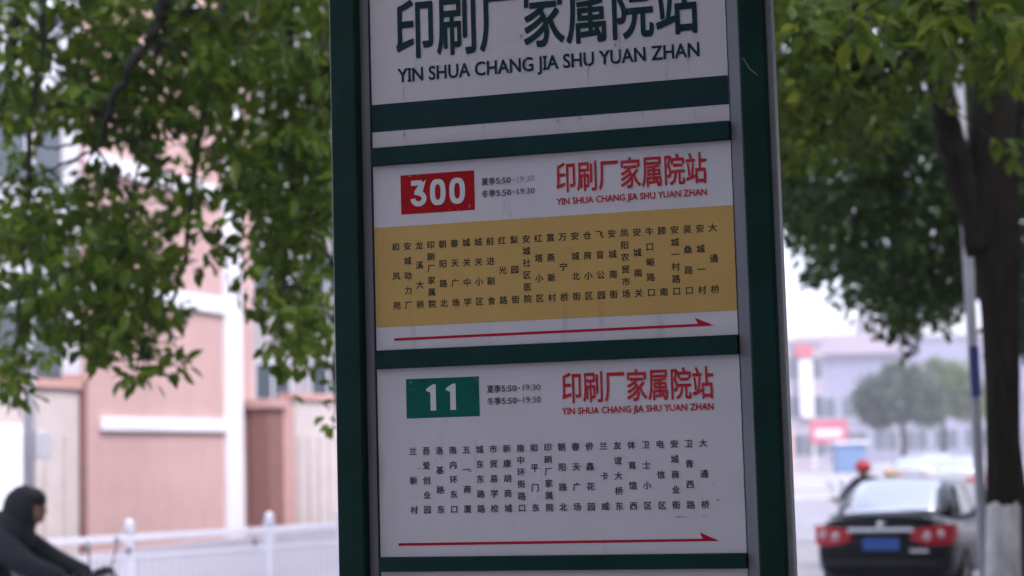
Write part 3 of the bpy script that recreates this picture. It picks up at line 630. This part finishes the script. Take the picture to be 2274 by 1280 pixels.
def far_tree(px, Y, ztop, zbot, r, label, m='leaf_b', n=420, size=.5):
    x = at(px, 900, Y).x; o = empty('round_tree', (x, Y, 0), 0, label, 'tree')
    h_ = ztop-zbot; c = np.concatenate([ell_centers((dx*r, 0, zbot+h_*dz), (r*q, r*q*.8, h_*q*.62), int(n*q/2)) for dx, dz, q in ((-.25, .42, .75), (.35, .5, .65), (.05, .72, .55), (-.55, .30, .42), (.6, .25, .42))]); fr_ = leaf_frames(c, 12, size, .7); me = leaf_mesh(fr_, np.ones(len(fr_[0]), bool)); me.materials.append(M[m])
    f_ = bpy.data.objects.new('crown', me); COL.objects.link(f_); f_.parent = o; f_['kind'] = 'stuff'
    mb_ = MB(); limb(mb_, [(0, 0, 0), (.1, 0, zbot*.6), (0, 0, zbot+.8)], .24, .14); mb_.build('trunk', M['bark'], o, smooth=True)
far_tree(2000, 122, 7.4, 3.4, 3.1, 'hazy round headed tree in the distance above the silver cars')
far_tree(2090, 136, 8.2, 3.8, 3.5, 'pale yellowish round tree just right of the darker hazy round tree', 'leaf_r', 300)

# ------------------------------------------------------------------ white guard railing across the road
RA, RB, RC = at(-40, 1202, 18.5), at(755, 1162, 21.8), at(1750, 1085, 33.6)
def up0(p): return Vector((p.x, p.y, 0))
RD = up0(at(1985, 1078, 35.0)); RA, RB, RC = up0(RA), up0(RB), up0(RC)
rl = empty('guard_railing', RA, 0, 'white painted pedestrian guard railing with thin balusters in front of the pink building', 'railing')
RH = 1.05
capm = MB(); capm.ellipsoid((0, 0, .045), (.055, .055, .06)); capm.box(-.06, .06, -.06, .06, -.03, .0); capmesh = capm.mesh('post_cap', M['railw'], True)
def seg(P, Q, first):
    d = (Q-P); L_ = d.length; d.normalize(); ang = math.atan2(d.y, d.x)
    R = Matrix.Translation(P-RA) @ Matrix.Rotation(ang, 4, 'Z')
    def part(name, mb, **k): o = mb.build(name, M['railw'], rl, **k); o.matrix_local = R; return o
    part('top_rail', MB().box(0, L_, -.03, .03, RH-.075, RH), bevel=.008)
    part('middle_rail', MB().box(0, L_, -.02, .02, RH-.26, RH-.22)); part('bottom_rail', MB().box(0, L_, -.02, .02, .12, .16))
    bal = MB().box(-.021, .021, -.009, .009, .161, RH-.261).mesh('baluster', M['railw'])
    n = int(L_/.088)
    for i in range(n): inst('baluster', bal, rl, M=R @ Matrix.Translation((L_*(i+.5)/n, 0, 0)))
    return R, L_, ang
s1_, L1, an1 = seg(RA, RB, True); s2_, L2, an2 = seg(RB, RC, False); seg(RC, RD, False)
postm = MB().box(-.045, .045, -.045, .045, 0, RH+.04).mesh('post', M['railw'])
def post_at(P):
    o = inst('post', postm, rl, loc=P-RA); inst('post_cap', capmesh, o, loc=(0, 0, RH+.07))
def on_seg(px):
    # where the sight line through column px meets the railing line
    r = ray(px, 1180); P, Q = RA, RB; d = Q-P; t = (P.x*r.y-P.y*r.x)/(d.y*r.x-d.x*r.y); return t
t1_, t2_ = on_seg(287), on_seg(598); dt = t2_-t1_
k = -3
while True:
    t = t1_+k*dt; k += 1
    if t < 0: continue
    if t > 1: break
    post_at(RA.lerp(RB, t))
nseg = int(L2/(L1*dt))
for i in range(nseg+1): post_at(RB.lerp(RC, i/nseg))
post_at(RC.lerp(RD, .5)); post_at(RD)
# reflector studs on the middle rail
studm = MB().ellipsoid((0, 0, 0), (.03, .02, .03), 8, 6).mesh('reflector', M['dark'])
for px in (288, 567): o = RA.lerp(RB, on_seg(px)); inst('reflector', studm, rl, loc=(o-RA)+Vector((0, -.06, RH-.17)))

# ------------------------------------------------------------------ poles
M['polew'] = mat('pale_pole_paint', (.58, .58, .66), .5, noise=.12, scale=4)
M['blueplate'] = mat('blue_plate', (.07, .08, .30), .5)
P = at(2177, 1100, 13.6); pl = empty('street_pole', (P.x, P.y, .12), 0, 'slim pale grey pole with a narrow blue plate just left of the forked tree trunk', 'pole')
MB().tube([(0, 0, 0), (0, 0, 5.0)], .041, 14).build('shaft', M['polew'], pl, smooth=True); MB().tube([(0, 0, 0), (0, 0, .25)], .06, 14).build('base', M['polew'], pl)
za, zb = at(2171, 770, 13.6).z-.12, at(2171, 882, 13.6).z-.12
MB().box(-.042, .036, -.054, -.043, zb, za).build('plate', M['blueplate'], pl, bevel=.002)
P = at(66, 1000, 17.2); pl = empty('street_pole', (P.x, P.y, 0), 0, 'pale bluish lamp post rising behind the scooter rider at the left', 'pole')
MB().tube([(0, 0, 0), (0, 0, 7.5)], [.055, .045], 14).build('shaft', M['polew'], pl, smooth=True)
MB().tube([(0, 0, 7.4), (.5, 0, 7.9), (1.4, 0, 8.0)], .03, 8).build('arm', M['polew'], pl, smooth=True); MB().ellipsoid((1.6, 0, 7.97), (.35, .12, .07)).build('lamp_head', M['polew'], pl, smooth=True)
za = at(80, 985, 17.2).z; MB().box(.06, .20, -.05, .05, za-.15, za+.12).build('junction_box', M['polew'], pl, bevel=.01)

# ------------------------------------------------------------------ cars
M['carblack'] = mat('black_car_paint', (.007, .009, .012), .28, spec=.25, coat=.15)
M['silver'] = mat('silver_car_paint', (.50, .51, .55), .3, metal=.3, coat=.6)
M['carwhite'] = mat('white_car_paint', (.78, .78, .82), .3, coat=.6)
M['carglass'] = mat('car_glass', (.02, .03, .035), .05, spec=.9); M['carfilm'] = mat('reflective_film_glass', (.78, .82, .88), .12, metal=.85, spec=.9)
M['chrome'] = mat('chrome', (.8, .82, .86), .18, metal=.9)
M['tail'] = mat('tail_lamp_red', (.58, .02, .035), .25, coat=.4)
M['lens'] = mat('clear_lens', (.75, .65, .68), .15)
M['plateblue'] = mat('blue_licence_plate', (.05, .14, .50), .4)
M['rubber'] = mat('rubber', (.02, .02, .02), .8); M['rim'] = mat('alloy_rim', (.45, .45, .47), .35, metal=.8)
def build_car(name, label, paint, rear_h=1.0):
    """sedan, +y forward, rear at y = 0"""
    o = empty(name, (0, 0, 0), 0, label, 'car')
    def sec(y, hw, zb, zt, mid):
        # half section from bottom centre round to top centre, mirrored
        h = [(hw*.80, zb), (hw*.97, zb+.10), (hw, zb+(zt-zb)*.45), (hw*.985, zb+(zt-zb)*.72), (hw*.90, zt-.05), (hw*.70, zt), (hw*.3, zt+mid)]
        pts = [(x, y, z) for x, z in h]+[(-x, y, z) for x, z in reversed(h)]; return pts
    st = [(0, .66, .38, .90, .0), (.04, .78, .30, .985, .005), (.16, .835, .24, 1.015, .01), (.5, .855, .20, 1.02, .015), (1.0, .865, .18, .98, .015), (2.0, .87, .18, .95, .0), (3.0, .87, .18, .94, .01), (3.6, .86, .2, .90, .02), (4.15, .82, .22, .80, .02), (4.42, .72, .28, .68, .01), (4.5, .60, .36, .58, .0)]
    MB().loft([sec(*s) for s in st]).build('body', M[paint], o, smooth=True, subsurf=2)
    def cs(y, hw, z): return [(x, y, zz) for x, zz in ((hw*1.0, z-.001), (hw*.5, z+.01), (0, z+.015), (-hw*.5, z+.01), (-hw, z-.001))]
    # greenhouse: stations of (y, base half width, base z, top half width, top z)
    g_ = [(.52, .74, .98, .73, .995), (.95, .76, .97, .68, 1.22), (1.35, .77, .96, .62, 1.38), (1.8, .775, .95, .60, 1.425), (2.4, .775, .94, .60, 1.43), (2.85, .77, .93, .62, 1.36), (3.25, .75, .92, .70, 1.10), (3.5, .73, .91, .72, .94)]
    ring = lambda y, bw, bz, tw, tz: [(bw, y, bz-.05), (bw*.985, y, bz), (tw+.02, y, tz-.05), (tw*.9, y, tz), (0, y, tz+.015), (-tw*.9, y, tz), (-tw-.02, y, tz-.05), (-bw*.985, y, bz), (-bw, y, bz-.05)]
    MB().loft([ring(*s) for s in g_]).build('cabin', M[paint], o, smooth=True, subsurf=1)
    rw = [(-.60, .60, 1.015), (.60, .60, 1.015), (.50, 1.27, 1.372), (-.50, 1.27, 1.372)]
    def bow(t, s_): # t across, s up the slope
        w_ = .60+(.50-.60)*s_; y = .58+(1.28-.58)*s_; z = 1.028+(1.395-1.028)*s_+.035*math.sin(math.pi*s_); return ((t*2-1)*w_, y+.03*(2*t-1)**2, z+.02*(1-(2*t-1)**2))
    n = 8; mb = MB(); vs = [bow(i/n, j/n) for j in range(n+1) for i in range(n+1)]
    mb.add(vs, [(j*(n+1)+i, j*(n+1)+i+1, (j+1)*(n+1)+i+1, (j+1)*(n+1)+i) for j in range(n) for i in range(n)])
    rwn = mb.build('rear_window', M['carfilm'], o, smooth=True); so = rwn.modifiers.new('t', 'SOLIDIFY'); so.thickness = .02; so.offset = -1
    for s_ in (-1, 1):
        mb = MB(); q = [(.755, .98), (.645, 1.36)]
        for ya, yb, yc, yd in ((1.05, 1.95, 1.85, 1.42), (2.02, 3.1, 2.72, 1.98)):
            vs = [(s_*.792, ya, 1.0), (s_*.796, yb, .99), (s_*.665, yc, 1.34), (s_*.665, yd, 1.34)]; mb.add(vs+[(v[0]-s_*.03, v[1], v[2]) for v in vs], [(0, 1, 2, 3), (4, 7, 6, 5), (0, 4, 5, 1), (1, 5, 6, 2), (2, 6, 7, 3), (3, 7, 4, 0)])
        mb.build('side_window', M['carglass'], o)
        m_ = MB().ellipsoid((s_*.93, 2.9, 1.02), (.11, .07, .08)).build('wing_mirror', M[paint], o, smooth=True)
        # tail lamp: wedge tapering towards the middle, wrapping round the corner
        ks = [(.36, -.028, .74, .86), (.50, -.024, .695, .885), (.62, -.010, .68, .90), (.74, .035, .68, .915), (.83, .11, .70, .925), (.866, .26, .76, .92)]
        mb = MB(); mb.loft([[(s_*x, y-.018, zb), (s_*x, y-.018, zt), (s_*(x-.02), y+.09, zt), (s_*(x-.02), y+.09, zb)] for x, y, zb, zt in ks]); t_ = mb.build('tail_lamp', M['tail'], o, bevel=.006)
        MB().ellipsoid((s_*.55, -.036, .79), (.05, .018, .05)).build('lamp_lens', M['lens'], t_, smooth=True)
        MB().ellipsoid((s_*.71, -.004, .81), (.045, .03, .045)).build('lamp_lens', M['lens'], t_, smooth=True)
        MB().ellipsoid((s_*.62, -.03, .47), (.07, .02, .035)).build('bumper_reflector', M['tail'], o, smooth=True)
    MB().box(-.40, .40, -.055, -.02, .835, .885).build('chrome_strip', M['chrome'], o, bevel=.01)
    MB().box(-.22, .22, -.048, -.03, .63, .77).build('licence_plate', M['plateblue'], o, bevel=.004)
    MB().ellipsoid((0, -.01, .925), (.055, .02, .04)).build('badge', M['chrome'], o, smooth=True)
    MB().box(-.26, .26, -.052, -.02, .773, .80).build('plate_lip', M[paint], o, bevel=.004)
    MB().box(-.70, .70, -.075, .02, .40, .52).build('bumper', M[paint], o, bevel=.03)
    MB().box(-.60, .60, .0, .25, .22, .37).build('bumper_valance', M['rubber'], o, bevel=.02)
    MB().box(-.62, .62, .0, .10, 1.005, 1.035).build('boot_lip', M[paint], o, bevel=.012)
    MB().box(.34, .56, -.042, -.03, .60, .64).build('model_badge', M['chrome'], o, bevel=.003)
    for s_ in (-1, 1):
        for y in (.85, 3.55):
            w_ = MB(); prof = [(.31, -.10), (.32, -.06), (.32, .06), (.31, .10), (.20, .10), (.20, -.10)]; N = 20
            w_.loft([[(s_*.76+px_, y+r_*math.cos(2*math.pi*k_/N), .32+r_*math.sin(2*math.pi*k_/N)) for r_, px_ in prof] for k_ in range(N+1)], caps=False)
            wh = w_.build('wheel', M['rubber'], o, smooth=True)
            mb = MB(); mb.tube([(s_*.80, y, .32), (s_*.84, y, .32)], .05, 12)
            for k_ in range(5):
                a = 2*math.pi*k_/5; mb.tube([(s_*.82, y, .32), (s_*.83, y+.2*math.cos(a), .32+.2*math.sin(a))], .025, 6)
            mb.build('rim', M['rim'], wh)
    return o
car = build_car('parked_car', 'black sedan seen from behind with red tail lamps and a blue licence plate', 'carblack')
pc = at(1958, 1200, 20.3); car.location = (pc.x, pc.y, 0); car.rotation_euler = (0, 0, -rad(23)); car.scale = (.95, 1, .985)
for px, Y, lb, pm in ((2030, 58, 'silver car far down the road, the left one above the black car roof', 'silver'), (2120, 50, 'white car far down the road, close left of the pale pole', 'carwhite'), (2075, 74, 'hazy silver car farthest down the road between the two others', 'silver')):
    c = copy_tree(car); p = at(px, 1100, Y); c.location = (p.x, p.y, 0); c.scale = (1, 1, 1); c.rotation_euler = (0, 0, -rad(16.5)); c['label'] = lb; c['group'] = 'cars far down the road'
    for ch in c.children:
        if ch.name.split('.')[0] in ('body', 'cabin', 'bumper', 'boot_lip', 'wing_mirror', 'plate_lip'):
            ch.data = ch.data.copy(); ch.data.materials[0] = M[pm]

# ------------------------------------------------------------------ riders
M['coat'] = mat('dark_navy_cloth', (.022, .026, .038), .85, noise=.3, scale=12)
M['coat2'] = mat('black_quilted_cloth', (.012, .014, .020), .7, noise=.3, scale=20)
M['skin'] = mat('skin', (.34, .19, .14), .6); M['hair'] = mat('black_hair', (.015, .013, .012), .6)
M['redhelm'] = mat('red_helmet', (.50, .03, .04), .4); M['tanhelm'] = mat('tan_helmet', (.62, .42, .25), .4)
M['bagblue'] = mat('pale_blue_grey_bag', (.32, .36, .46), .6); M['strapg'] = mat('pale_grey_strap', (.42, .40, .40), .7); M['yel'] = mat('yellow_patch', (.72, .52, .08), .6)
M['scoot'] = mat('scooter_plastic', (.30, .32, .38), .3)
def skin_chain(name, verts, edges, radii, m, parent, sub=2, root=0):
    me = bpy.data.meshes.new(name); me.from_pydata(verts, edges, []); me.materials.append(m); o = bpy.data.objects.new(name, me); COL.objects.link(o); o.parent = parent
    md = o.modifiers.new('skin', 'SKIN'); md.use_smooth_shade = True
    for i, v in enumerate(me.skin_vertices[0].data):
        r = radii[i]; v.radius = (r, r) if not hasattr(r, '__len__') else r; v.use_root = (i == root)
    s_ = o.modifiers.new('sub', 'SUBSURF'); s_.levels = s_.render_levels = sub; return o
def rider(loc_, rz, label, head='hood', cat='person', lean=.12, helm='redhelm', coat='coat'):
    """sitting rider, facing +x; origin on the road under the seat (seat height .78)"""
    o = empty('person', loc_, rz, label, cat)
    V = [(-.20, 0, .86), (-.16, 0, 1.06), (-.06, 0, 1.25), (.06, 0, 1.36),            # pelvis, waist, chest, neck base
         (.00, .20, 1.27), (.22, .28, 1.10), (.50, .24, .99), (.00, -.20, 1.27), (.22, -.28, 1.10), (.50, -.24, .99),
         (-.10, .10, .86), (.40, .14, .82), (.44, .13, .36), (-.10, -.10, .86), (.40, -.14, .82), (.44, -.13, .36)]
    E_ = [(0, 1), (1, 2), (2, 3), (2, 4), (4, 5), (5, 6), (2, 7), (7, 8), (8, 9), (0, 10), (10, 11), (11, 12), (0, 13), (13, 14), (14, 15)]
    Rr = [(.19, .18), (.19, .18), (.20, .17), (.10, .10), (.11, .11), (.09, .09), (.065, .065), (.11, .11), (.09, .09), (.065, .065), (.10, .10), (.085, .085), (.055, .055), (.10, .10), (.085, .085), (.055, .055)]
    skin_chain('clothed_body', V, E_, Rr, M[coat], o)
    hd = MB(); hd.ellipsoid((.15, 0, 1.50), (.098, .075, .125), 16, 12); hd.ellipsoid((.243, 0, 1.485), (.022, .014, .024), 8, 6); hd.ellipsoid((.205, 0, 1.425), (.038, .034, .030), 8, 6); h = hd.build('head', M['skin'], o, smooth=True)
    for s_ in (-1, 1): MB().ellipsoid((.232, s_*.030, 1.512), (.010, .012, .007), 8, 6).build('eye', M['hair'], h)
    MB().ellipsoid((.150, 0, 1.56), (.108, .082, .095), 14, 10).build('hair', M['hair'], h, smooth=True)
    MB().ellipsoid((.240, 0, 1.450), (.008, .022, .006), 8, 6).build('mouth', M['hair'], h)
    if head == 'hood':
        rings = []
        for y, cx_, rx, z0, z1 in ((-.105, .10, .05, 1.43, 1.55), (-.085, .10, .10, 1.37, 1.625), (-.04, .10, .125, 1.33, 1.665), (0, .10, .13, 1.32, 1.675), (.04, .10, .125, 1.33, 1.665), (.085, .10, .10, 1.37, 1.625), (.105, .10, .05, 1.43, 1.55)):
            cz, hz = (z0+z1)/2, (z1-z0)/2; rings.append([(cx_+rx*math.cos(2*math.pi*k_/16)*(.84 if math.cos(2*math.pi*k_/16) > 0 else 1.18), y, cz+hz*math.sin(2*math.pi*k_/16)) for k_ in range(16)])
        MB().loft(rings).build('hood', M[coat], o, smooth=True)
        MB().tube([(-.08, 0, 1.27), (.02, 0, 1.36), (.08, 0, 1.44)], [.20, .18, .12], 14).build('hood_collar', M[coat], o, smooth=True)
    else:
        MB().ellipsoid((.13, 0, 1.545), (.135, .12, .115), 16, 10).build('helmet', M[helm], o, smooth=True); MB().box(.20, .30, -.08, .08, 1.535, 1.55).build('helmet_visor', M[helm], o, bevel=.005)
    for s_ in (-1, 1):
        hv = [(.50, s_*.24, .99), (.56, s_*.235, 1.02), (.60, s_*.23, 1.04)]; ee = [(0, 1), (1, 2)]; rr_ = [.036, .040, .030]
        for k_ in range(4):
            b_ = len(hv); y = s_*(.20+.022*k_); hv += [(.62, y, 1.045), (.645, y, 1.02), (.63, y, 1.0-.002*k_)]; ee += [(2, b_), (b_, b_+1), (b_+1, b_+2)]; rr_ += [.010, .0095, .008]
        b_ = len(hv); hv += [(.58, s_*.19, 1.03), (.61, s_*.185, 1.01)]; ee += [(1, b_), (b_, b_+1)]; rr_ += [.011, .009]
        skin_chain('hand', hv, ee, rr_, M['coat2'] if head == 'hood' else M['skin'], o, 1, 1)
        MB().box(.38, .62, s_*.13-.05, s_*.13+.05, .28, .36).build('shoe', M['rubber'], o, bevel=.03)
    return o
def scooter(loc_, rz, label, m='scoot'):
    o = empty('scooter', loc_, rz, label, 'scooter')
    prof = [(-.62, .50), (-.60, .66), (-.30, .74), (.20, .74), (.26, .60), (.30, .30), (.60, .26), (.72, .34), (.78, .95), (.74, 1.0), (.66, .92), (.60, .40), (.34, .42), (.24, .26), (-.30, .24), (-.55, .34)]
    mb = MB()
    for grp, yw in ((prof, .13),): mb.add([(x, -yw, z) for x, z in grp]+[(x, yw, z) for x, z in grp], [tuple(range(len(grp)-1, -1, -1)), tuple(range(len(grp), 2*len(grp)))]+[(i, (i+1) % len(grp), len(grp)+(i+1) % len(grp), len(grp)+i) for i in range(len(grp))])
    mb.build('body', M[m], o, bevel=.02)
    MB().box(-.50, .22, -.14, .14, .742, .80).build('seat', M['rubber'], o, bevel=.03)
    MB().tube([(.66, -.33, 1.03), (.70, 0, 1.02), (.66, .33, 1.03)], .016, 8).build('handlebar', M['rubber'], o)
    for s_ in (-1, 1): h = MB().tube([(.68, s_*.22, 1.03), (.70, s_*.30, 1.22)], .006, 6).build('mirror', M['rubber'], o); MB().ellipsoid((.70, s_*.31, 1.26), (.015, .06, .04), 10, 6).build('mirror_glass', M['chrome'], h)
    for x in (-.45, .86):
        w_ = MB(); N = 20; w_.loft([[(x+r_*math.cos(2*math.pi*k_/N), yy, .22+r_*math.sin(2*math.pi*k_/N)) for r_, yy in ((.22, -.03), (.225, 0), (.22, .03), (.14, .03), (.14, -.03))] for k_ in range(N+1)], caps=False)
        wh = w_.build('wheel', M['rubber'], o, smooth=True); mb = MB()
        for k_ in range(6): a = math.pi*k_/3; mb.tube([(x, 0, .22), (x+.15*math.cos(a), 0, .22+.15*math.sin(a))], .014, 5)
        mb.build('rim', M['rim'], wh)
    MB().tube([(.86, 0, .22), (.74, 0, .60), (.70, 0, 1.0)], .028, 8).build('front_fork', M['rubber'], o)
    MB().ellipsoid((.80, 0, .86), (.04, .07, .06), 12, 8).build('headlight', M['lens'], o, smooth=True)
    return o
# near rider at the left edge
hp = at(78, 1125, 13.0); rp = Vector((hp.x-.18, 13.0, 0))
pr = rider(rp, rad(-6), 'person in dark hooded jacket riding in profile at the lower left corner'); pr.scale = (1.06, 1.06, 1.01)
scooter(rp, rad(-6), 'grey electric scooter under the hooded rider at the lower left')
# shoulder bag with a pale strap and yellow patch, worn by the near rider
bg_ = empty('shoulder_bag', rp, rad(-6), 'pale blue grey bag with a light strap and yellow patch on the hooded rider\'s side', 'bag')
MB().box(-.36, -.04, -.34, -.20, 1.00, 1.22).build('pouch', M['bagblue'], bg_, bevel=.04)
MB().tube([(-.02, -.16, 1.36), (.06, -.22, 1.22), (.14, -.25, 1.06), (.22, -.26, .92)], .028, 8).build('strap', M['strapg'], bg_, smooth=True)
MB().box(-.03, .03, -.012, .012, -.07, .07, Matrix.Translation((.075, -.25, 1.20)) @ Matrix.Rotation(rad(25), 4, 'Y')).build('patch', M['yel'], bg_, bevel=.005)
MB().box(-.40, 0.0, -.36, -.345, 1.07, 1.10).build('piping', M['white2'], bg_)
# riders behind the black car
hp = at(1925, 1046, 27); p = Vector((hp.x, 27, 0)); rd = rider(p, rad(235), 'person with a red helmet and dark jacket riding just left of the black car roof', 'helmet', helm='redhelm'); rd.scale = (1, 1, .97)
scooter(p, rad(235), 'scooter under the red helmeted rider beyond the black car')
hp = at(1976, 1062, 27.8); p = Vector((hp.x, 27.8, 0)); rd = rider(p, rad(70), 'person with a tan helmet mostly hidden behind the black car roof', 'helmet', helm='tanhelm'); rd.scale = (1, 1, .88)
scooter(p, rad(70), 'scooter under the tan helmeted rider hidden behind the black car')

# ------------------------------------------------------------------ unseen blocks added behind and beside the camera to dim the board
M['shopw'] = mat('dull_tile_facade', (.30, .27, .25), .8, noise=.2, scale=2)
def side_block(a0, a1, b0, b1, h, label, m):
    c = road((a0+a1)/2, b0); o = empty('apartment_building', (c.x, c.y, .12), RYAW+math.pi/2, label, 'building'); L_ = a1-a0
    MB().box(-L_/2, L_/2, -(b1-b0), 0, 0, h).build('wall', M[m], o)
    for z in range(1, int(h/3)):
        for i in range(int(L_/4)):
            x = -L_/2+2+i*4; w_ = MB().box(x-.9, x+.9, .003, .06, z*3+.9, z*3+2.5).build('window', M['frame'], o); MB().box(x-.82, x+.82, .061, .07, z*3+.98, z*3+2.42).build('pane', M['glass'], w_)
side_block(-30, 45, 9.6, 20, 18, 'unseen dull tiled apartment block added along our pavement to dim the stop board', 'shopw')
o = empty('apartment_building', (-14, -16, 0), 0, 'unseen apartment block added behind the viewer to dim the stop board', 'building')
MB().box(-12, 28, -10, 0, 0, 16).build('wall', M['shopw'], o)  # added out of view to cut sky light reaching the board's face

# ------------------------------------------------------------------ haze
M['haze'] = bpy.data.materials.new('haze'); M['haze'].use_nodes = True; nt = M['haze'].node_tree; nt.nodes.clear()
pv = nt.nodes.new('ShaderNodeVolumePrincipled'); pv.inputs['Color'].default_value = (.80, .78, .90, 1); pv.inputs['Density'].default_value = .0019; pv.inputs['Anisotropy'].default_value = 0.2
ou = nt.nodes.new('ShaderNodeOutputMaterial'); nt.links.new(pv.outputs[0], ou.inputs['Volume'])
hz = MB().box(-205, 305, -125, 335, -1.1, 24).build('haze', M['haze']); hz['kind'] = 'stuff'
